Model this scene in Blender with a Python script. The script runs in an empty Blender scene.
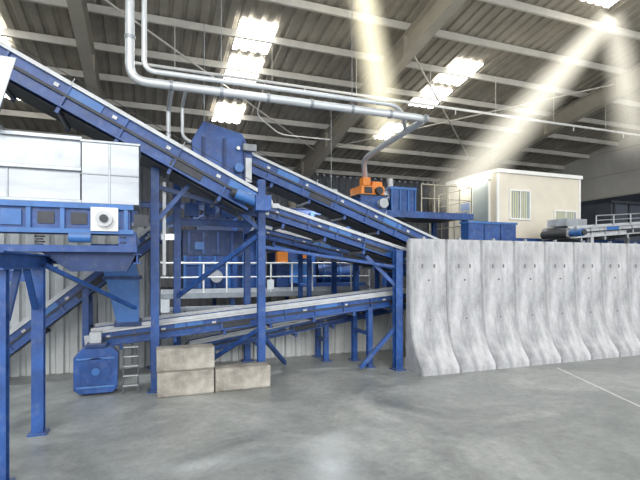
import bpy, math, random
from mathutils import Vector, Matrix
random.seed(4)
S=bpy.context.scene
S.view_settings.view_transform='Standard'
S.view_settings.exposure=0.0

# ---------------------------------------------------------------- materials
def mat(name,col,rough=.5,metal=0.,scale=3.,amt=.15,bump=0.,bscale=40.,col2=None,stretch=(1,1,1),dust=0.):
    m=bpy.data.materials.new(name); m.use_nodes=True
    nt=m.node_tree; N=nt.nodes; L=nt.links
    b=N['Principled BSDF']
    tc=N.new('ShaderNodeTexCoord'); mp=N.new('ShaderNodeMapping'); mp.inputs['Scale'].default_value=stretch
    L.new(tc.outputs['Object'],mp.inputs['Vector'])
    n=N.new('ShaderNodeTexNoise'); n.inputs['Scale'].default_value=scale; n.inputs['Detail'].default_value=8; n.inputs['Roughness'].default_value=.65
    L.new(mp.outputs[0],n.inputs['Vector'])
    r=N.new('ShaderNodeValToRGB')
    c2=col2 or tuple(min(1,c*(1+amt)) for c in col)
    c1=tuple(c*(1-amt) for c in col)
    r.color_ramp.elements[0].position=.3; r.color_ramp.elements[1].position=.7
    r.color_ramp.elements[0].color=(*c1,1); r.color_ramp.elements[1].color=(*c2,1)
    L.new(n.outputs['Fac'],r.inputs['Fac']); out=r.outputs['Color']
    if dust:
        ge=N.new('ShaderNodeNewGeometry'); sp=N.new('ShaderNodeSeparateXYZ'); L.new(ge.outputs['Normal'],sp.inputs[0])
        n5=N.new('ShaderNodeTexNoise'); n5.inputs['Scale'].default_value=9; n5.inputs['Detail'].default_value=8; L.new(tc.outputs['Object'],n5.inputs['Vector'])
        a=N.new('ShaderNodeMath'); a.operation='MULTIPLY_ADD'; a.use_clamp=True; a.inputs[1].default_value=.3
        L.new(sp.outputs[2],a.inputs[0]); 
        mr=N.new('ShaderNodeMapRange'); mr.inputs['From Min'].default_value=.5; mr.inputs['From Max'].default_value=.75; mr.inputs['To Max'].default_value=dust
        L.new(n5.outputs['Fac'],mr.inputs['Value']); L.new(mr.outputs[0],a.inputs[2])
        mx=N.new('ShaderNodeMixRGB'); mx.inputs[2].default_value=(.34,.36,.38,1)
        L.new(a.outputs[0],mx.inputs[0]); L.new(out,mx.inputs[1]); out=mx.outputs[0]
    L.new(out,b.inputs['Base Color'])
    b.inputs['Roughness'].default_value=rough; b.inputs['Metallic'].default_value=metal
    if bump:
        n2=N.new('ShaderNodeTexNoise'); n2.inputs['Scale'].default_value=bscale; n2.inputs['Detail'].default_value=4
        L.new(tc.outputs['Object'],n2.inputs['Vector'])
        bp=N.new('ShaderNodeBump'); bp.inputs['Strength'].default_value=bump; bp.inputs['Distance'].default_value=.02
        L.new(n2.outputs['Fac'],bp.inputs['Height']); L.new(bp.outputs['Normal'],b.inputs['Normal'])
    return m
def emis(name,col,st):
    m=bpy.data.materials.new(name); m.use_nodes=True
    b=m.node_tree.nodes['Principled BSDF']
    b.inputs['Base Color'].default_value=(*col,1)
    b.inputs['Emission Color'].default_value=(*col,1); b.inputs['Emission Strength'].default_value=st
    return m
BLUE=mat('blue_paint',(.010,.050,.21),.4,0,2.5,.25,col2=(.022,.095,.34),dust=.15)
BLUED=mat('blue_paint_dark',(.008,.034,.13),.5,0,2.5,.25,dust=.1)
BLUEL=mat('blue_paint_light',(.04,.15,.42),.42,0,2.,.2,dust=.12)
GALV=mat('galvanised_steel',(.36,.39,.42),.38,.5,4.,.18)
SILV=mat('sheet_cladding',(.33,.35,.38),.36,.6,1.2,.2,stretch=(.4,1,3))
PIPE=mat('pipe_sheet',(.66,.69,.72),.3,.35,1.5,.08)
ALU=mat('aluminium_edge',(.46,.48,.50),.45,.2,5.,.15)
BELT=mat('rubber_belt',(.05,.055,.06),.6,0,6.,.3)
BELTG=mat('dusty_belt',(.24,.26,.28),.7,0,6.,.25)
DARK=mat('dark_steel',(.035,.04,.05),.5,.2,4,.3)
WHITE=mat('white_paint',(.80,.80,.78),.45,0,3,.06)
ORANGE=mat('orange_paint',(.80,.26,.04),.45,0,4,.15)
YELLOW=mat('railing_paint_ochre',(.45,.42,.32),.5,0,4,.12)
BEIGE=mat('beige_panel',(.70,.65,.55),.55,0,1.5,.06)
PURL=mat('purlin_steel',(.62,.59,.53),.5,.0,2,.12)
RAFT=mat('rafter_paint',(.42,.385,.32),.6,0,1.5,.12)
ROOF=mat('roof_sheet',(.33,.30,.25),.5,.0,.8,.28)
CONC=mat('precast_concrete',(.24,.25,.265),.85,0,1.8,.2,.8,22.,col2=(.58,.58,.60),stretch=(1.8,1,.6))
SOCK=mat('socket_shadow',(.20,.20,.21),.9,0,3,.1)
BLOCK=mat('block_concrete',(.27,.25,.215),.9,0,3.,.3,.9,22.,col2=(.48,.45,.40))
WALLC=mat('wall_concrete',(.58,.56,.52),.85,0,.7,.12,.2)
RIB=mat('ribbed_cladding',(.52,.54,.54),.5,.1,.8,.2)
WDARK=mat('wall_dark_cladding',(.05,.06,.08),.6,0,.6,.3)
WBACK=mat('wall_back_cladding',(.16,.17,.19),.7,0,.5,.3)
BLIND=mat('window_blind',(.62,.60,.38),.6,0,3,.1)
GLASS=mat('window_glass',(.30,.36,.38),.12,0,1,.1)
LINE=mat('floor_paint_white',(.66,.66,.64),.5,0,8,.2)
SKYL=emis('skylight_grp',(1,.985,.93),6.5)
LAMP=emis('lamp_tube',(1,.97,.85),18.)

def floor_mat():
    m=bpy.data.materials.new('polished_concrete_floor'); m.use_nodes=True
    nt=m.node_tree; N=nt.nodes; L=nt.links; b=N['Principled BSDF']
    tc=N.new('ShaderNodeTexCoord')
    n=N.new('ShaderNodeTexNoise'); n.inputs['Scale'].default_value=.45; n.inputs['Detail'].default_value=10; n.inputs['Roughness'].default_value=.68; n.inputs['Distortion'].default_value=1.
    L.new(tc.outputs['Object'],n.inputs['Vector'])
    r=N.new('ShaderNodeValToRGB'); e=r.color_ramp.elements
    e[0].position=.36; e[0].color=(.19,.205,.20,1); e[1].position=.66; e[1].color=(.41,.425,.41,1)
    L.new(n.outputs['Fac'],r.inputs['Fac'])
    n3=N.new('ShaderNodeTexNoise'); n3.inputs['Scale'].default_value=7; n3.inputs['Detail'].default_value=10; n3.inputs['Roughness'].default_value=.8
    L.new(tc.outputs['Object'],n3.inputs['Vector'])
    mx=N.new('ShaderNodeMixRGB'); mx.blend_type='OVERLAY'; mx.inputs[0].default_value=.6
    L.new(r.outputs[0],mx.inputs[1]); L.new(n3.outputs['Fac'],mx.inputs[2])
    L.new(mx.outputs[0],b.inputs['Base Color'])
    mr=N.new('ShaderNodeMapRange'); mr.inputs['From Min'].default_value=.35; mr.inputs['From Max'].default_value=.65
    mr.inputs['To Min'].default_value=.28; mr.inputs['To Max'].default_value=.5
    L.new(n.outputs['Fac'],mr.inputs['Value']); L.new(mr.outputs[0],b.inputs['Roughness'])
    b.inputs['Specular IOR Level'].default_value=.55
    bp=N.new('ShaderNodeBump'); bp.inputs['Strength'].default_value=.12; bp.inputs['Distance'].default_value=.01
    n4=N.new('ShaderNodeTexNoise'); n4.inputs['Scale'].default_value=5; n4.inputs['Detail'].default_value=5
    L.new(tc.outputs['Object'],n4.inputs['Vector'])
    L.new(n4.outputs['Fac'],bp.inputs['Height']); L.new(bp.outputs[0],b.inputs['Normal'])
    return m
FLOOR=floor_mat()

# ---------------------------------------------------------------- builder
import bmesh
class B:
    def __init__(s,name): s.n=name; s.v=[]; s.f=[]; s.m=[]; s.sm=[]; s.mats=[]
    def mi(s,m):
        if m not in s.mats: s.mats.append(m)
        return s.mats.index(m)
    def add(s,vs,fs,m,smooth=False):
        o=len(s.v); s.v+= [tuple(v) for v in vs]; i=s.mi(m)
        for f in fs: s.f.append([o+k for k in f]); s.m.append(i); s.sm.append(smooth)
    def hexa(s,p,m):
        s.add(p,[(3,2,1,0),(4,5,6,7),(0,1,5,4),(1,2,6,5),(2,3,7,6),(3,0,4,7)],m)
    def box(s,a,b,m):
        x0,y0,z0=a; x1,y1,z1=b
        s.hexa([(x0,y0,z0),(x1,y0,z0),(x1,y1,z0),(x0,y1,z0),(x0,y0,z1),(x1,y0,z1),(x1,y1,z1),(x0,y1,z1)],m)
    def bar(s,p0,p1,w,h,m,up=(0,0,1),off=(0,0)):
        p0=Vector(p0); p1=Vector(p1); d=(p1-p0).normalized(); up=Vector(up)
        if abs(d.dot(up))>.98: up=Vector((0,1,0))
        sd=d.cross(up).normalized(); u=sd.cross(d)
        o=sd*off[0]+u*off[1]
        q=[]
        for p in (-1,1):
            for (e,k) in ((p0,-1),(p0,1),(p1,1),(p1,-1)):
                q.append(e+o+sd*(k*w/2)+u*(p*h/2))
        s.hexa(q,m)
    def ibar(s,p0,p1,w,h,m,t=.02,up=(0,0,1)):
        s.bar(p0,p1,w,t,m,up,(0,h/2-t/2)); s.bar(p0,p1,w,t,m,up,(0,-h/2+t/2)); s.bar(p0,p1,t,h-2*t,m,up)
    def sweep(s,pts,r,m,n=12,caps=True):
        pts=[Vector(p) for p in pts]; rings=[]; prev=None
        for i,p in enumerate(pts):
            if i==0: d=pts[1]-p
            elif i==len(pts)-1: d=p-pts[i-1]
            else: d=(pts[i+1]-p).normalized()+(p-pts[i-1]).normalized()
            d.normalize()
            if prev is None:
                a=Vector((0,0,1)) if abs(d.z)<.9 else Vector((1,0,0))
                x=d.cross(a).normalized()
            else: x=(prev-d*prev.dot(d)).normalized()
            prev=x; y=d.cross(x)
            rings.append([p+x*(r*math.cos(2*math.pi*k/n))+y*(r*math.sin(2*math.pi*k/n)) for k in range(n)])
        vs=[v for R in rings for v in R]; fs=[]
        for i in range(len(pts)-1):
            for k in range(n):
                a=i*n+k; b=i*n+(k+1)%n; fs.append((a,b,b+n,a+n))
        s.add(vs,fs,m,True)
        if caps: s.add(rings[0],[tuple(range(n))[::-1]],m); s.add(rings[-1],[tuple(range(n))],m)
    def cyl(s,p0,p1,r,m,n=16): s.sweep([p0,p1],r,m,n)
    def pipe(s,pts,r,m,R=.25,n=14):
        pts=[Vector(p) for p in pts]; out=[pts[0]]
        for i in range(1,len(pts)-1):
            a,b,c=pts[i-1],pts[i],pts[i+1]
            d1=(a-b); d2=(c-b); rr=min(R,d1.length*.45,d2.length*.45)
            A=b+d1.normalized()*rr; C=b+d2.normalized()*rr
            for k in range(7):
                t=k/6; out.append(A*(1-t)**2+b*2*t*(1-t)+C*t*t)
        out.append(pts[-1]); s.sweep(out,r,m,n)
    def prism(s,prof,y0,y1,m):
        n=len(prof); vs=[(x,y0,z) for x,z in prof]+[(x,y1,z) for x,z in prof]
        fs=[tuple(range(n)),tuple(range(n,2*n))[::-1]]+[(i,i+n,(i+1)%n+n,(i+1)%n) for i in range(n)]
        s.add(vs,fs,m)
    def prismx(s,prof,x0,x1,m):
        n=len(prof); vs=[(x0,y,z) for y,z in prof]+[(x1,y,z) for y,z in prof]
        fs=[tuple(range(n))[::-1],tuple(range(n,2*n))]+[(i,(i+1)%n,(i+1)%n+n,i+n) for i in range(n)]
        s.add(vs,fs,m)
    def rail(s,p0,p1,h,m,n=6,r=.022,toe=True,tm=None):
        p0=Vector(p0); p1=Vector(p1); U=Vector((0,0,h))
        for i in range(n+1):
            q=p0.lerp(p1,i/n); s.cyl(q,q+U,r,m,8)
        s.cyl(p0+U,p1+U,r,m,8); s.cyl(p0+U*.52,p1+U*.52,r*.8,m,8)
        if toe: s.bar(p0+Vector((0,0,.06)),p1+Vector((0,0,.06)),.012,.12,tm or m)
    def done(s,bevel=0):
        me=bpy.data.meshes.new(s.n); me.from_pydata(s.v,[],s.f); 
        for m in s.mats: me.materials.append(m)
        for p,i,sm in zip(me.polygons,s.m,s.sm): p.material_index=i; p.use_smooth=sm
        me.update()
        bm=bmesh.new(); bm.from_mesh(me); bmesh.ops.recalc_face_normals(bm,faces=bm.faces); bm.to_mesh(me); bm.free()
        o=bpy.data.objects.new(s.n,me); S.collection.objects.link(o)
        xs=[v[0] for v in s.v]; ys=[v[1] for v in s.v]; zs=[v[2] for v in s.v]
        c=Vector(((min(xs)+max(xs))/2,(min(ys)+max(ys))/2,min(zs)))
        me.transform(Matrix.Translation(-c)); o.location=c
        if bevel:
            md=o.modifiers.new('bevel','BEVEL'); md.width=bevel; md.segments=2; md.limit_method='ANGLE'
        return o

# ---------------------------------------------------------------- shell
BV=24.0; RU=22.5; LU=-13.0
def rz(v): return 11.6-.175*v
b=B('floor'); b.box((-30,-25,-.2),(40,BV+1,0),FLOOR); b.done()

def corr(name,u0,u1,pitch,depth,fn,m):
    vs=[];fs=[];x=u0;prof=[]
    while x<u1-1e-6:
        for fx,d in ((0,0),(.5,0),(.62,1),(.88,1)):
            if x+fx*pitch<=u1: prof.append((x+fx*pitch,d*depth))
        x+=pitch
    prof.append((u1,0))
    for (x,d) in prof:
        a,c=fn(x,d); vs+=[a,c]
    for i in range(len(prof)-1): fs.append((2*i,2*i+1,2*i+3,2*i+2))
    bb=B(name); bb.add(vs,fs,m); return bb
corr('ceiling',LU,RU,.36,.06,lambda x,d:((x,-2,rz(-2)+.02+d),(x,BV,rz(BV)+.02+d)),ROOF).done()
k=0
for uc in (-4.3,3.0,10.3,17.6):
    for vc in (2.0,5.3,8.3,13.55,15.25,18.3):  # first three rows are unseen, added to bring more light into the hall
        if uc>17 and vc>12: continue
        if uc==10.3 and vc==8.3: continue
        k+=1; L=.68
        corr('window_%d'%k,uc-.55,uc+.55,.30,.05,lambda x,d:((x,vc-L,rz(vc-L)-.05+d),(x,vc+L,rz(vc+L)-.05+d)),SKYL).done()
for (uc,vc) in ((4.7,9.7),(12.0,8.9)):  # unseen glowing openings added as tops for the glow cones
    k+=1; L=.68
    corr('window_%d'%k,uc-.55,uc+.55,.30,.05,lambda x,d:((x,vc-L,rz(vc-L)-.05+d),(x,vc+L,rz(vc+L)-.05+d)),SKYL).done()
b=B('roof_purlins')
v=-1.2
P=[]
while v<BV:
    P.append(v); v+=1.62
for v in P:
    z=rz(v)-.12
    b.box((LU,v-.012,z-.08),(RU,v+.012,z+.10),PURL); b.box((LU,v-.012,z-.10),(RU,v+.07,z-.08),PURL)
b.done()
for u in (-10.5,-1.6,7.3,16.2):
    b=B('roof_rafter')
    def zb(v): return rz(v)-.24
    v0,v1=-2,BV-.1
    for (va,vb,da,db) in ((v0,17,.66,.66),(17,v1,.66,1.2)):
        b.hexa([(u-.012,va,zb(va)-da),(u+.012,va,zb(va)-da),(u+.012,vb,zb(vb)-db),(u-.012,vb,zb(vb)-db),
                (u-.012,va,zb(va)),(u+.012,va,zb(va)),(u+.012,vb,zb(vb)),(u-.012,vb,zb(vb))],RAFT)
        for f in (0,1):
            A=zb(va)-da*f; C=zb(vb)-db*f
            b.hexa([(u-.16,va,A-.03),(u+.16,va,A-.03),(u+.16,vb,C-.03),(u-.16,vb,C-.03),
                    (u-.16,va,A),(u+.16,va,A),(u+.16,vb,C),(u-.16,vb,C)],RAFT)
    vv=-1
    while vv<BV-1:
        b.box((u-.14,vv-.01,zb(vv)-.66),(u+.14,vv+.01,zb(vv)-.02),RAFT); vv+=3.24
    b.box((u-.14,BV-.5,0),(u+.14,BV-.46,rz(BV)-.6),RAFT); b.box((u-.14,BV-.14,0),(u+.14,BV-.10,rz(BV)-.6),RAFT)
    b.box((u-.015,BV-.46,0),(u+.015,BV-.14,rz(BV)-.6),RAFT)
    b.done()
b=B('roof_brace_tubes')
for (a,c) in (((-1.6,12),(7.3,20)),((7.3,12),(16.2,20)),((16.2,12),(7.3,20))):
    b.cyl((a[0],a[1],rz(a[1])-.42),(c[0],c[1],rz(c[1])-.42),.03,PURL,8)
b.done()
corr('wall_back',LU,RU,.4,.06,lambda x,d:((x,BV+d,0),(x,BV+d,rz(BV)+.1)),WBACK).done()
b=B('wall_right')
b.box((RU,-2,0),(RU+.2,BV,5.9),WDARK)
b.hexa([(RU,-2,5.9),(RU+.2,-2,5.9),(RU+.2,BV,5.9),(RU,BV,5.9),(RU,-2,rz(-2)),(RU+.2,-2,rz(-2)),(RU+.2,BV,rz(BV)+.05),(RU,BV,rz(BV)+.05)],WALLC)
for z in (5.95,7.1,8.3,9.5): 
    ve=min(BV,(11.4-z)/.175)
    b.box((RU-.03,-2,z-.03),(RU,ve,z),RAFT)
b.done()
b=B('wall_left'); b.hexa([(LU-.2,3,0),(LU,3,0),(LU,BV,0),(LU-.2,BV,0),(LU-.2,3,rz(3)),(LU,3,rz(3)),(LU,BV,rz(BV)),(LU-.2,BV,rz(BV))],WALLC); b.done()
b=corr('wall_partition',-12.8,.3,.28,.06,lambda x,d:((x,11.55+d,0),(x,11.55+d,3.3)),RIB); b.box((-12.8,11.5,3.3),(.3,11.7,3.38),GALV); b.done()
b=corr('wall_partition',.32,9.0,.28,.06,lambda x,d:((x,11.55+d,0),(x,11.55+d,1.30)),RIB); b.box((.32,11.5,1.30),(9.0,11.7,1.38),GALV); b.done()

# ---------------------------------------------------------------- precast barrier panels
def barrier(u):
    b=B('concrete_barrier')
    w=.985
    prof=[(9.02,3.0),(9.0,2.94),(8.985,2.0),(8.95,1.3),(8.86,.8),(8.70,.42),(8.53,.2),(8.48,.12),(8.48,0),(9.6,0),(9.6,.15),(9.18,.3),(9.14,3.0)]
    prof=prof[::-1]
    n=len(prof)
    g=.03
    xs=(u,u+g,u+w-g,u+w); 
    vs=[]
    for i,x in enumerate(xs):
        for (y,z) in prof:
            dy=.045 if i in(0,3) and y<9.05 else 0
            dz=-.06 if i in(0,3) and z>=2.94 else 0
            vs.append((x,y+dy,z+dz))
    fs=[tuple(range(n)),tuple(range(3*n,4*n))[::-1]]
    for i in range(3):
        for k in range(n):
            a=i*n+k; c=i*n+(k+1)%n; fs.append((a,a+n,c+n,c))
    b.add(vs,fs,CONC)
    for dx in (.3,.62): b.box((u+dx,8.975,2.33),(u+dx+.035,8.995,2.42),SOCK)
    b.cyl((u+.49,8.96,2.05),(u+.49,9.0,2.05),.02,SOCK,10)
    b.cyl((u+.49,8.90,1.15),(u+.49,8.96,1.15),.02,SOCK,10)
    b.box((u+.36,9.03,2.99),(u+.42,9.10,3.05),GALV)
    return b.done()
for i in range(10): barrier(5.55+i*1.0)

def block(u,v,z,l=1.03,w=.42,h=.46):
    b=B('concrete_block'); c=.035
    prof=[(v+c,z),(v+w-c,z),(v+w,z+c),(v+w,z+h-c),(v+w-c,z+h),(v+c,z+h),(v,z+h-c),(v,z+c)]
    b.prismx(prof,u,u+l,BLOCK)
    return b.done(.012)
block(.17,8.72,0,1.0); block(1.2,8.76,0,1.06,h=.44); block(.16,8.73,.461,1.02,h=.42)

b=B('floor_marking')
b.hexa([(8.93,8.1,.001),(8.98,8.1,.001),(7.18,3.8,.001),(7.13,3.8,.001),(8.93,8.1,.004),(8.98,8.1,.004),(7.18,3.8,.004),(7.13,3.8,.004)],LINE); b.done()

# ---------------------------------------------------------------- conveyors
def conveyor(name,u0,z0,u1,z1,va,vb,h=.42,legs=(),frame=BLUE,belt=BELTG,motor=None,skirt=.05,rib=.8,edge=ALU,cord=False):
    b=B(name)
    p0=Vector((u0,0,z0)); p1=Vector((u1,0,z1)); d=(p1-p0); L=d.length; d.normalize(); n=Vector((-d.z,0,d.x))
    if n.z<0: n=-n
    def bar(v,a,c,w,hh,m,s0=0,s1=L):
        q0=p0+d*s0+n*((a+c)/2)+Vector((0,v,0)); q1=p0+d*s1+n*((a+c)/2)+Vector((0,v,0))
        b.bar(q0,q1,w,abs(c-a),m,up=n)
    for v,sg in ((va,-1),(vb,1)):
        bar(v,-h,0,.03,h,frame)
        bar(v+sg*.04,-.035,0,.09,.04,edge)
        bar(v+sg*.04,-h*.56,-h*.45,.05,.03,DARK)
        bar(v+sg*.04,-h,-h+.03,.09,.03,frame)
        bar(v,0,skirt,.015,skirt,edge)
        s=rib/2
        while s<L:
            q=p0+d*s+Vector((0,v+sg*.035,0)); b.bar(q+n*(-h+.03),q+n*(-.04),.05,.04,frame,up=d)
            s+=rib
        s=.3; kk=0
        while s<L:
            q=p0+d*s+n*(-.13)+Vector((0,v+sg*.03,0))
            b.bar(q-d*.04,q+d*.04,.03,.06,ALU,up=n)
            if kk%3==1:
                q=p0+d*(s+.5)+n*(-h*.28)+Vector((0,v+sg*.03,0)); b.bar(q-d*.28,q+d*.28,.02,h*.32,BLUEL,up=n)
            if kk%4==2:
                q=p0+d*(s+.45)+n*(-h*.72)+Vector((0,v+sg*.03,0)); b.bar(q-d*.3,q+d*.3,.02,h*.3,DARK,up=n)
            q2=p0+d*(s+.2)+n*(-h-.05)+Vector((0,v,0))
            b.bar(q2-d*.03,q2+d*.03,.05,.12,frame,up=n)
            b.cyl(p0+d*(s+.2)+n*(-h-.07)+Vector((0,va,0)),p0+d*(s+.2)+n*(-h-.07)+Vector((0,vb,0)),.035,ALU,8)
            s+=1.0; kk+=1
        if cord:
            q0=p0+n*.10+Vector((0,v+sg*.10,0)); q1=p1+n*.10+Vector((0,v+sg*.10,0)); b.cyl(q0,q1,.006,DARK,6)
            s=.5
            while s<L:
                q=p0+d*s+Vector((0,v+sg*.10,0)); b.cyl(q-n*.03,q+n*.10,.008,ALU,6); s+=2
    vm=(va+vb)/2; W=vb-va-.06
    bar(vm,-.07,-.05,W,.02,belt); bar(vm,-h-.03,-h-.015,W*.9,.015,BELT)
    s=.4
    while s<L: 
        q=p0+d*s+n*(-h+.08); b.bar(q+Vector((0,va,0)),q+Vector((0,vb,0)),.06,.06,frame); s+=.9
    R=h*.36
    for e in (p0,p1):
        q=e+n*(-h*.5); b.cyl(q+Vector((0,va-.03,0)),q+Vector((0,vb+.03,0)),R,BELT,20)
        b.cyl(q+Vector((0,va-.09,0)),q+Vector((0,va-.03,0)),.07,ALU,12)
        b.bar(q+Vector((0,va-.05,0))-d*.12,q+Vector((0,va-.05,0))+d*.12,.03,.2,ALU,up=n)
    if motor is not None:
        q=(p0 if motor==0 else p1)+n*(-h*.5)
        b.cyl(q+Vector((0,va-.5,0)),q+Vector((0,va-.12,0)),.11,BLUEL,16)
        b.cyl(q+Vector((0,va-.56,0)),q+Vector((0,va-.5,0)),.085,DARK,16)
        b.bar(q+Vector((0,va-.3,0))+n*.1,q+Vector((0,va-.3,0))+n*.18,.1,.1,ALU)
    for u in legs:
        zt=z0+(z1-z0)*(u-u0)/(u1-u0)-h*.8
        for v in (va-.02,vb+.02):
            b.ibar((u,v,0),(u,v,zt),.12,.12,frame,.015,up=(0,1,0)); b.box((u-.12,v-.12,0),(u+.12,v+.12,.02),frame)
        b.bar((u,va,zt*.55),(u,vb,zt*.55),.08,.08,frame); b.bar((u,va,zt-.05),(u,vb,zt-.05),.08,.1,frame)
    return b

conveyor('inclined_conveyor',-5.2,7.48,2.0,3.84,8.8,9.9,.44,(),rib=1.0,cord=True).done()
conveyor('inclined_conveyor',1.5,5.25,8.6,2.62,10.55,11.4,.42,(7.6,),rib=.9,cord=True).done()
b=B('conveyor_head_box')
b.prism([(.9,5.1),(1.15,5.55),(2.0,5.35),(2.25,4.9),(2.1,4.15),(1.0,4.15)],10.30,10.5,BLUE)
b.prism([(.95,5.0),(1.2,5.5),(2.0,5.3),(2.2,4.9),(2.0,3.9),(1.1,3.9)],11.45,11.5,BLUE)
for x in (1.15,1.6,2.05): b.box((x-.03,10.24,4.2),(x+.03,10.3,5.2),BLUED)
b.box((.98,10.24,4.16),(2.1,10.3,4.24),BLUED)
b.cyl((1.9,10.1,4.55),(1.9,10.3,4.55),.10,BLUEL,18); b.cyl((1.9,10.2,5.0),(1.9,10.24,5.0),.04,WHITE,12)
b.box((2.06,10.2,4.25),(2.2,10.28,4.8),ALU); b.box((2.0,10.15,4.95),(2.3,10.28,5.1),BELTG)
b.done(.01)
conveyor('inclined_conveyor',2.35,3.72,5.9,2.72,9.55,10.3,.30,(),rib=.7).done()
conveyor('inclined_conveyor',2.7,3.42,7.6,2.35,11.75,12.4,.30,(),rib=.7).done()
conveyor('inclined_conveyor',3.2,3.95,8.4,2.5,12.9,13.7,.42,(4.5,7.2),rib=.8).done()
conveyor('flat_conveyor',-1.0,1.12,6.0,1.76,9.75,10.55,.30,(4.9,),rib=.7,skirt=.07).done()
conveyor('flat_conveyor',.9,.62,6.6,1.50,10.78,11.3,.26,(4.2,),skirt=.06,rib=.7).done()
conveyor('inclined_conveyor',-3.4,.35,.05,3.20,10.75,11.35,.34,(-1.2,),motor=1,rib=.6).done()
b=conveyor('discharge_conveyor',11.7,3.50,17.5,3.95,10.2,11.1,.32,(12.6,15.5),frame=ALU,rib=.6,motor=0)
b.box((11.75,10.3,3.58),(12.6,11.0,3.8),GALV)
b.rail((12.8,10.15,3.60),(17.3,10.15,3.94),.3,GALV,6,.02,False)
b.done()

b=B('conveyor_drive_unit')
b.prism([(-1.25,.12),(-1.15,.04),(-.6,.04),(-.52,.12),(-.50,.75),(-.62,.88),(-1.1,.88),(-1.25,.72)],9.35,9.62,BLUE)
b.cyl((-.88,9.32,.45),(-.88,9.35,.45),.25,BLUE,24); b.cyl((-.88,9.30,.45),(-.88,9.32,.45),.07,BLUEL,16)
b.box((-1.2,9.32,.66),(-.56,9.35,.70),BLUEL); b.box((-1.2,9.32,.14),(-.56,9.35,.18),BLUEL)
b.box((-1.2,9.62,0),(-.55,9.7,.8),BLUED); b.box((-1.05,9.3,.88),(-.7,9.65,.95),BLUED)
b.box((-1.0,9.45,.95),(-.8,9.65,1.15),ALU)
b.done(.01)
b=B('step_ladder')
for x in (-.42,-.16): b.bar((x,9.3,0),(x,9.62,.9),.03,.05,DARK)
for i in range(5): b.box((-.42,9.32+i*.06,.13+i*.17),(-.16,9.40+i*.06,.15+i*.17),ALU)
b.done()
b=B('transfer_chute')
b.hexa([(-.55,9.75,1.25),(-.15,9.75,1.25),(-.15,10.4,1.25),(-.55,10.4,1.25),(-.75,9.75,2.15),(-.15,9.75,2.15),(-.15,10.4,2.15),(-.75,10.4,2.15)],BLUEL)
b.hexa([(-.75,9.75,2.15),(-.15,9.75,2.15),(-.15,10.4,2.15),(-.75,10.4,2.15),(-.95,9.7,2.75),(-.3,9.7,2.75),(-.3,10.45,2.75),(-.95,10.45,2.75)],BLUEL)
b.box((-1.0,9.66,2.72),(-.24,10.5,2.80),BLUE); b.box((-.80,9.70,2.12),(-.1,10.44,2.18),BLUED); b.box((-.6,9.70,1.2),(-.1,10.44,1.28),BLUED)
b.done()

# ---------------------------------------------------------------- hood and screen upper left
b=B('galvanised_hood')
b.box((-4.5,7.85,3.36),(-.95,8.65,3.85),SILV)
b.box((-4.5,7.90,3.85),(-.95,8.65,4.32),GALV)
b.box((-.93,7.8,3.34),(-.12,8.65,4.30),SILV)
for x in (-3.2,-1.9): b.box((x-.012,7.83,3.36),(x+.012,7.85,3.85),GALV)
b.box((-4.5,7.78,3.82),(-.93,7.90,3.88),GALV); b.box((-4.5,7.80,3.34),(-.93,7.86,3.39),GALV)
b.box((-4.55,7.84,4.30),(-.93,8.67,4.36),GALV)
b.box((-.95,7.78,4.27),(-.1,8.67,4.31),GALV); b.box((-.56,7.785,3.34),(-.53,7.8,4.27),GALV)
b.box((-.95,7.785,3.78),(-.12,7.8,3.80),GALV)
b.done(.01)
b=B('feed_hopper')
b.hexa([(-3.6,7.55,4.45),(-1.95,7.55,4.45),(-2.2,8.4,4.45),(-3.6,8.4,4.45),(-3.9,7.5,5.3),(-1.70,7.5,5.3),(-2.0,8.4,5.3),(-3.9,8.4,5.3)],GALV)
b.box((-3.6,7.6,4.37),(-2.0,8.4,4.45),GALV)
b.done(.01)
b=B('vibrating_screen')
b.box((-4.4,7.85,2.90),(-.25,7.95,3.34),BLUE); b.box((-4.4,8.5,2.90),(-.25,8.6,3.34),BLUE)
b.box((-4.4,7.95,2.95),(-.25,8.5,3.0),DARK)
b.box((-4.45,7.78,3.26),(-.2,7.87,3.34),BLUEL); b.box((-4.45,7.78,2.88),(-.2,7.87,2.95),BLUEL)
for i in range(10):
    x=-4.3+i*.44
    b.box((x,7.80,2.95),(x+.06,7.86,3.26),BLUEL)
    if i%3!=2: b.box((x+.14,7.83,3.02),(x+.36,7.86,3.2),DARK)
    else: b.box((x+.12,7.82,2.99),(x+.38,7.86,3.22),BLUEL)
b.box((-.80,7.74,2.92),(-.42,7.84,3.28),WHITE); b.cyl((-.61,7.62,3.1),(-.61,7.74,3.1),.12,ALU,20); b.cyl((-.61,7.58,3.1),(-.61,7.62,3.1),.06,DARK,16)
for x in (-1.5,-3.0,-.35):
    for i in range(5): b.cyl((x,7.9,2.70+i*.04),(x,7.9,2.72+i*.04),.07 if i%2 else .05,DARK,12)
b.box((-4.5,7.8,2.60),(-.15,7.98,2.70),BLUE); b.box((-4.5,8.45,2.6),(-.15,8.63,2.7),BLUE)
b.box((-.42,7.85,2.70),(-.16,8.5,2.92),BLUE); b.cyl((-1.1,7.8,2.82),(-.8,7.8,2.82),.08,BLUEL,14)
b.cyl((-.2,8.0,2.78),(-.2,8.5,2.78),.09,BLUE,16)
b.hexa([(-1.1,7.95,2.3),(-.3,7.95,2.3),(-.3,8.45,2.3),(-1.1,8.45,2.3),(-1.5,7.95,2.6),(-.15,7.95,2.6),(-.15,8.45,2.6),(-1.5,8.45,2.6)],BLUED)
b.done()
b=B('screen_support_frame')
for (u,v) in ((-1.45,7.55),(-1.5,5.9),(-4.2,7.55),(-4.2,5.9)):
    b.ibar((u,v,0),(u,v,2.35),.15,.15,BLUE,.02,up=(0,1,0)); b.box((u-.12,v-.12,0),(u+.12,v+.12,.025),BLUE)
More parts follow.
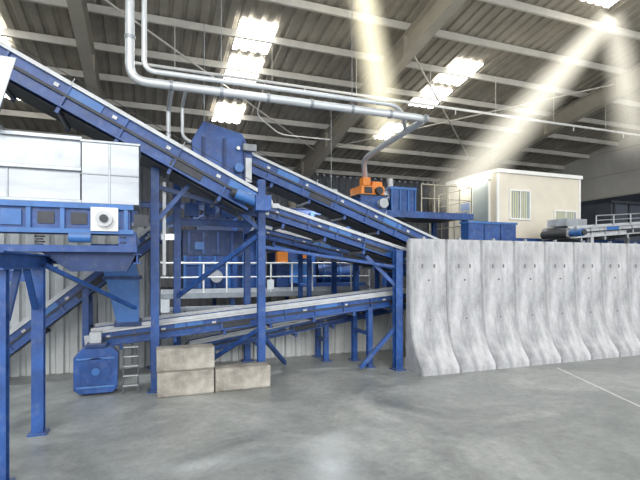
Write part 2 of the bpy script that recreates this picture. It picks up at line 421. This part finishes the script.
b.ibar((-1.47,5.6,2.45),(-1.45,8.6,2.45),.16,.2,BLUE); b.ibar((-4.2,5.6,2.45),(-4.2,8.6,2.45),.16,.2,BLUE)
b.ibar((-4.2,7.55,2.25),(-1.45,7.55,2.25),.12,.16,BLUE)
b.bar((-1.46,7.4,1.8),(-1.46,6.9,2.35),.07,.07,BLUE); b.bar((-1.46,6.0,1.8),(-1.46,6.5,2.35),.07,.07,BLUE)
b.ibar((-1.45,8.5,2.5),(-.15,8.5,2.5),.12,.16,BLUE)
b.bar((-1.4,7.7,2.4),(-.2,9.2,1.6),.06,.06,BLUE)
b.ibar((-.15,9.1,2.5),(-.15,7.9,2.5),.12,.16,BLUE)
b.done()

# ---------------------------------------------------------------- main steel support frame
b=B('steel_support_frame')
def post(u,v,z1,w=.15,z0=0): 
    b.ibar((u,v,z0),(u,v,z1),w,w,BLUE,.018,up=(0,1,0)); b.box((u-.14,v-.14,z0),(u+.14,v+.14,z0+.025),BLUE)
post(.14,9.3,4.25); post(2.2,9.3,4.15); post(5.38,9.25,2.75,.17); post(.62,10.65,4.3); post(2.35,11.45,4.6)
post(.14,11.45,3.9)
b.ibar((.14,9.3,2.05),(.14,11.45,2.05),.12,.16,BLUE)
b.ibar((2.2,9.3,3.1),(2.35,11.45,3.1),.12,.16,BLUE)
b.ibar((.62,10.65,3.35),(2.3,10.65,3.35),.12,.16,BLUE)
b.bar((.62,10.62,1.7),(2.15,9.38,3.0),.09,.09,BLUE)
b.bar((.14,9.3,3.2),(.8,9.3,4.0),.08,.08,BLUE)
b.bar((2.2,9.3,3.1),(1.6,9.3,3.6),.08,.08,BLUE)
b.bar((2.2,9.3,1.1),(1.1,10.65,.1),.08,.08,BLUE)
b.bar((2.25,9.3,.9),(3.1,10.65,.05),.08,.08,BLUE)
b.bar((5.38,9.3,1.0),(4.5,9.4,.08),.09,.09,BLUE)
b.bar((5.38,9.3,1.9),(4.7,9.5,2.6),.08,.08,BLUE)
b.bar((2.2,9.3,2.78),(5.38,9.25,2.35),.05,.06,BLUE)
b.bar((.14,9.3,3.9),(2.2,9.3,3.4),.06,.08,BLUED)
b.box((.75,10.7,2.62),(2.1,11.2,3.2),BLUED)
for i in range(4): b.box((.85+i*.32,10.66,2.65),(.90+i*.32,10.7,3.15),BLUE)
b.box((1.0,10.64,2.75),(1.2,10.68,2.92),BLUEL)
for (x,zz,ww) in ((.8,3.5,.3),(1.25,3.55,.22),(1.6,3.5,.35)): b.box((x,10.7,zz),(x+ww,11.0,zz+.3),BLUE)
for x in (.95,1.3,1.75): b.bar((x,10.8,3.3),(x,10.8,4.2),.05,.05,BLUED)
b.box((2.14,8.98,3.55),(2.5,9.16,3.64),ALU)
# cable tray and small junction boxes on the posts
b.box((.28,9.36,2.2),(.34,9.40,4.0),ALU); b.box((.24,9.18,1.5),(.40,9.26,1.75),GALV); b.box((2.3,9.18,1.9),(2.44,9.26,2.1),GALV)
b.done()
b=B('gear_motor')
b.box((1.9,8.45,3.42),(2.2,8.74,3.72),BLUE); b.cyl((1.55,8.6,3.74),(1.95,8.6,3.60),.10,BLUEL,18); b.cyl((1.46,8.6,3.77),(1.55,8.6,3.74),.08,DARK,16)
b.cyl((2.2,8.6,3.57),(2.24,8.6,3.57),.09,ALU,16)
b.done(.01)

# ---------------------------------------------------------------- walkway, rear platform
b=B('access_platform')
b.box((-.6,14.3,1.45),(9,18.8,1.55),DARK)
b.box((-.6,14.2,1.40),(9,14.3,1.56),GALV)
b.rail((-.5,14.28,1.56),(7.2,14.28,1.56),.9,WHITE,11,.028,True,ALU)
for x in (-.5,2.5,5.5,8.8):
    b.ibar((x,14.45,0),(x,14.45,1.4),.14,.14,BLUE,.02,up=(0,1,0)); b.ibar((x,18.6,0),(x,18.6,1.4),.14,.14,BLUE,.02,up=(0,1,0))
b.done()
b=B('sorting_machine')
b.box((1.2,16.9,1.56),(3.9,18.5,3.5),BLUE)
for i in range(6): b.box((1.2+i*.52,16.84,1.56),(1.28+i*.52,16.9,3.45),BLUEL)
b.box((1.2,16.82,3.4),(3.95,16.9,3.5),BLUEL); b.box((1.2,16.82,2.4),(3.95,16.9,2.48),BLUEL)
b.cyl((2.3,16.5,2.0),(2.3,16.84,2.0),.22,ALU,18)
b.hexa([(1.6,17,3.5),(3.4,17,3.5),(3.4,18.4,3.5),(1.6,18.4,3.5),(2.0,17.2,4.6),(3.0,17.2,4.6),(3.0,18.2,4.6),(2.0,18.2,4.6)],BLUED)
b.done()
b=B('baling_press')
b.box((4.6,16.9,1.56),(6.2,18.4,2.9),BLUED); b.box((4.55,16.6,2.5),(4.95,16.9,2.9),ORANGE); b.box((5.1,16.82,1.7),(6.0,16.9,2.6),BLUEL)
b.box((5.5,16.7,2.65),(5.75,16.82,2.85),ORANGE)
b.box((4.5,16.86,2.95),(7.9,18.4,3.3),BLUE)
b.cyl((6.4,17.6,2.1),(8.2,17.6,2.1),.45,BLUE,24); b.box((6.2,17.0,1.56),(8.4,18.2,1.7),BLUED)
for x in (6.6,7.3,8.0): b.cyl((x,17.6,2.1),(x+.08,17.6,2.1),.5,BLUEL,24)
b.done()
b=B('steel_gantry')
for x in (-.4,2.9,5.8,8.9):
    b.ibar((x,16.3,1.56),(x,16.3,4.4),.16,.16,BLUE,.02,up=(0,1,0))
b.ibar((-.4,16.3,4.4),(8.9,16.3,4.4),.14,.2,BLUED); b.ibar((-.4,16.3,3.3),(8.9,16.3,3.3),.1,.14,BLUED)
for x in (-.4,2.9,5.8): b.bar((x,16.3,3.3),(x+3,16.3,4.4),.07,.07,BLUE)
b.done()

b=B('elevated_platform')
b.box((5.6,12.3,3.92),(9.9,14.2,4.02),DARK); b.box((5.6,12.2,3.85),(9.9,12.3,4.05),BLUE)
for x in (5.8,9.7):
    for y in (12.4,14.1): b.ibar((x,y,0),(x,y,3.92),.14,.14,BLUE,.02,up=(0,1,0))
b.rail((8.0,12.3,4.02),(9.9,12.3,4.02),.9,YELLOW,4,.02,False); b.rail((9.9,12.3,4.02),(9.9,14.1,4.02),.9,YELLOW,3,.02,False)
b.done()
b=B('shredder')
b.box((6.1,12.7,4.02),(7.0,13.7,4.55),BLUE)
b.box((6.15,12.75,4.58),(6.95,13.6,4.85),ORANGE)
b.box((6.2,12.72,4.85),(6.45,13.0,5.1),ORANGE); b.box((6.55,12.8,4.85),(6.9,13.5,5.0),ORANGE)
b.cyl((6.72,12.75,4.7),(6.72,12.62,4.7),.12,DARK,14)
b.box((6.05,12.7,4.52),(7.05,13.75,4.58),DARK); b.box((6.25,12.7,4.62),(6.5,12.75,4.8),DARK)
b.cyl((6.8,12.5,4.3),(6.8,12.7,4.3),.15,ALU,16); b.cyl((6.5,13.2,4.9),(6.5,13.2,5.12),.13,GALV,14)
b.done(.01)
b=B('filter_cabinet')
b.box((7.2,12.8,4.02),(8.1,13.6,4.85),BLUE); b.box((7.17,12.77,4.80),(8.13,13.63,4.88),BLUEL)
for x in (7.2,7.5,7.8,8.06): b.box((x,12.76,4.05),(x+.04,12.8,4.8),BLUEL)
b.cyl((7.4,13.2,4.88),(7.4,13.2,5.2),.09,ALU,14)
b.done()

# ---------------------------------------------------------------- office cabin
b=B('office_cabin')
u0,u1,v0,v1,z0,z1=10.7,14.3,12.0,14.6,3.2,5.42
b.box((u0,v0,z0),(u1,v1,z1),BEIGE)
b.box((u0-.08,v0-.08,z1),(u1+.08,v1+.08,z1+.12),WHITE)
b.box((u0-.02,v0-.02,z0),(u1+.02,v1+.02,z0+.1),RAFT)
for x in (u0,u1): b.box((x-.04,v0-.03,z0),(x+.04,v0+.04,z1),WHITE)
def win(x0,x1,za,zb,m):
    f=.05
    b.box((x0,v0-.02,za),(x1,v0-.005,zb),m)
    for (a,c,d,e) in ((x0-f,x0,za-f,zb+f),(x1,x1+f,za-f,zb+f),(x0,x1,za-f,za),(x0,x1,zb,zb+f),((x0+x1)/2-.02,(x0+x1)/2+.02,za,zb)): b.box((a,v0-.05,d),(c,v0,e),WHITE)
    n=int((x1-x0)/.09)
    for i in range(n): b.box((x0+i*.09+.02,v0-.03,za),(x0+i*.09+.06,v0-.02,zb),BLIND)
win(11.2,12.0,3.95,4.85,GLASS); win(13.15,14.1,3.75,4.25,GLASS)
b.box((u0-.03,12.4,z0+.1),(u0,13.2,z0+2.0),GLASS)
for (a,c,d,e) in ((12.34,12.4,3.3,5.25),(13.2,13.26,3.3,5.25),(12.34,13.26,5.2,5.27)): b.box((u0-.05,a,d),(u0,c,e),WHITE)
b.box((u0-.12,12.5,z1-.2),(u0-.02,13.9,z1-.1),LAMP)
b.box((u0-.06,13.4,4.0),(u0,13.9,4.6),BLUEL)
b.done()
b=B('cabin_deck')
b.box((9.95,11.5,3.08),(17.0,14.9,3.2),DARK); b.box((9.95,11.4,3.0),(17,11.5,3.25),BLUE)
for x in (10.1,13.5,16.8):
    for y in (11.6,14.7): b.ibar((x,y,0),(x,y,3.08),.16,.16,BLUE,.02,up=(0,1,0))
b.rail((10.0,14.8,3.2),(10.0,12.6,3.2),1.0,YELLOW,3,.02,False)
b.done()
b=B('control_cabinet')
b.box((8.75,11.0,3.06),(10.5,11.35,3.66),BLUE); b.box((8.72,10.96,3.62),(10.53,11.38,3.68),BLUEL)
for x in (9.3,9.9): b.box((x,10.98,3.1),(x+.03,11.0,3.6),BLUED)
b.box((8.78,11.02,0),(8.88,11.35,3.06),BLUED); b.box((10.4,11.02,0),(10.5,11.35,3.06),BLUED)
b.done()
b=B('storage_bunker')
b.box((17.2,13.0,3.2),(21.8,15.5,4.9),WDARK); b.box((17.1,12.9,4.85),(21.9,13.0,4.95),DARK)
for i in range(6): b.box((17.3+i*.85,12.94,3.2),(17.38+i*.85,13.0,4.85),DARK)
for x in (17.4,21.6): 
    for y in (13.1,15.3): b.box((x-.08,y-.08,0),(x+.08,y+.08,3.2),BLUED)
b.done()

# ---------------------------------------------------------------- pipework
b=B('ventilation_pipe')
z=5.84
b.pipe([(-.30,9.25,10.0),(-.30,9.25,z),(6.15,9.25,z),(6.15,11.3,z-.1),(6.15,12.6,5.6),(6.5,13.2,5.12)],.085,PIPE,.3)
b.pipe([(-.05,9.25,10.0),(-.05,9.25,z+.22),(5.3,9.25,z+.22),(5.75,9.6,z+.15),(6.15,10.2,z-.02)],.05,PIPE,.2)
for i in range(7):
    x=.4+i*.95
    b.cyl((x,9.25,z),(x+.06,9.25,z),.10,GALV,14)
    if i%3==1: b.cyl((x+.03,9.25,z),(x+.03,9.25,rz(9.25)-.35),.006,GALV,6)
for zz in (6.6,7.6): b.cyl((-.30,9.25,zz),(-.30,9.25,zz+.06),.10,GALV,14)
b.done()
b=B('dust_extraction_pipe')
b.pipe([(.45,10.9,5.9),(.45,10.9,4.9),(1.0,10.9,4.6)],.05,PIPE,.15)
b.pipe([(.75,10.9,6.0),(.75,10.9,5.3),(1.2,10.9,5.1)],.04,PIPE,.15)
b.pipe([(.45,10.9,5.9),(.45,9.6,5.9),(.45,9.35,5.85)],.05,PIPE,.15)
b.pipe([(.75,10.9,6.0),(.75,9.6,6.0),(.75,9.35,5.9)],.04,PIPE,.15)
b.done()
b=B('sprinkler_pipe')
b.cyl((-.5,13.0,7.7),(20.5,13.0,7.7),.045,WHITE,8)
for i in range(8): b.cyl((.7+i*2.7,13.0,7.7),(.7+i*2.7,13.0,rz(13)-.3),.012,PURL,6); b.cyl((1.7+i*2.7,13,7.7),(1.7+i*2.7,13,7.5),.02,WHITE,6)
b.pipe([(3.2,13,7.7),(3.2,14.2,7.1),(4.2,15,6.8),(6.0,15,6.8)],.02,WHITE,.3)
b.done()
def wl(u,v,z):
    b=B('work_lamp'); b.box((u-.14,v-.05,z-.06),(u+.14,v+.03,z+.08),GALV); b.box((u-.10,v-.065,z-.04),(u+.10,v-.05,z+.05),LAMP); b.bar((u,v,z+.08),(u,v+.1,z+.3),.03,.03,GALV); b.done()
wl(.42,10.5,3.0); wl(4.95,12.6,2.85)
for (u,v) in ((1.5,13.2),(6.2,15.3),(-6,10)):  # invented fill lamps, added to brighten the dim rear area
    z=4.9 if v<14 else 5.0
    b=B('added_fill_lamp'); b.box((u-.2,v-.05,z),(u+.2,v+.15,z+.12),GALV); b.box((u-.17,v-.02,z-.01),(u+.17,v+.12,z),LAMP); b.cyl((u,v+.05,z+.12),(u,v+.05,rz(v)-.1),.012,GALV,6); b.done()
    ld=bpy.data.lights.new('added_fill_beam','AREA'); ld.shape='RECTANGLE'; ld.size=.34; ld.size_y=.14; ld.energy=190; ld.color=(.88,.94,1)
    lo=bpy.data.objects.new('added_fill_beam',ld); S.collection.objects.link(lo); lo.location=(u,v+.05,z-.03)

# ---------------------------------------------------------------- self-glowing volume cones imitating sunbeams below the roof lights
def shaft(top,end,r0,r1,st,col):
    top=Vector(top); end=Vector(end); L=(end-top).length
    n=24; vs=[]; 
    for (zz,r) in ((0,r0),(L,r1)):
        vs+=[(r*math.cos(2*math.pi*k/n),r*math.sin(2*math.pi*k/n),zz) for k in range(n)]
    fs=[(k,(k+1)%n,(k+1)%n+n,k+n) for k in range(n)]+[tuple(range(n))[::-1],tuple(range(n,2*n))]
    me=bpy.data.meshes.new('glow_shaft'); me.from_pydata(vs,[],fs); me.update()
    o=bpy.data.objects.new('glow_shaft',me); S.collection.objects.link(o)
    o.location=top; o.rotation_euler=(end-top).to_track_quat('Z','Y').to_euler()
    m=bpy.data.materials.new('shaft_glow'); m.use_nodes=True; nt=m.node_tree; N=nt.nodes; K=nt.links  # the volume itself emits the beam; no dust scatters light here
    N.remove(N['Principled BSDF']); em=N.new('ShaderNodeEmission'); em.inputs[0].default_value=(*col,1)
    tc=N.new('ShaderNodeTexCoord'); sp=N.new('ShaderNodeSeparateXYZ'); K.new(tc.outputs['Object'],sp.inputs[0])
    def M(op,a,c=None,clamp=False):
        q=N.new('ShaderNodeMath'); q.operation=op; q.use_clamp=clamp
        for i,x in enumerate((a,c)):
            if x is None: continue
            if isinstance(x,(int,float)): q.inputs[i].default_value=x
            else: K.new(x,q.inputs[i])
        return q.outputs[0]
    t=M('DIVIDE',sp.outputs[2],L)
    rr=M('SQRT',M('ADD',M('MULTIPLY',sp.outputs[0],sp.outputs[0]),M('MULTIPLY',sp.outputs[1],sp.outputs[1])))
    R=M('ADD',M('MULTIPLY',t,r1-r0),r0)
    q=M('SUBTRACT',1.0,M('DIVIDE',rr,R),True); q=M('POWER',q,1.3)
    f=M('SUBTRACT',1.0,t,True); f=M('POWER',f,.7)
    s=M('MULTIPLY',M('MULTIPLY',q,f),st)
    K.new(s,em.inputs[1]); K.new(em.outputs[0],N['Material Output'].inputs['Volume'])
    me.materials.append(m)
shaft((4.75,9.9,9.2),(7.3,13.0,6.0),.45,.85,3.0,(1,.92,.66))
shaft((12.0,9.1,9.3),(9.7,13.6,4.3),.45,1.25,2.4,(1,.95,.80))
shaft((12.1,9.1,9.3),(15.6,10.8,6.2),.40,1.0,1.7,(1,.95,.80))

# ---------------------------------------------------------------- light
w=bpy.data.worlds.new('World'); S.world=w; w.use_nodes=True
bg=w.node_tree.nodes['Background']; bg.inputs[0].default_value=(.93,.965,1,1); bg.inputs[1].default_value=2.5
sd=bpy.data.lights.new('sun','SUN'); sd.energy=1.3; sd.angle=math.radians(25); sd.color=(1,.96,.88)
so=bpy.data.objects.new('sun',sd); S.collection.objects.link(so)
so.rotation_euler=Vector((.25,.9,-.42)).to_track_quat('-Z','Y').to_euler()
cd=bpy.data.cameras.new('camera'); co=bpy.data.objects.new('camera',cd); S.collection.objects.link(co)
cd.sensor_width=36; cd.lens=460/640*36; cd.shift_y=25/640
co.location=(0,0,2.4); co.rotation_euler=(math.radians(90),0,-math.radians(20.6))
S.camera=co
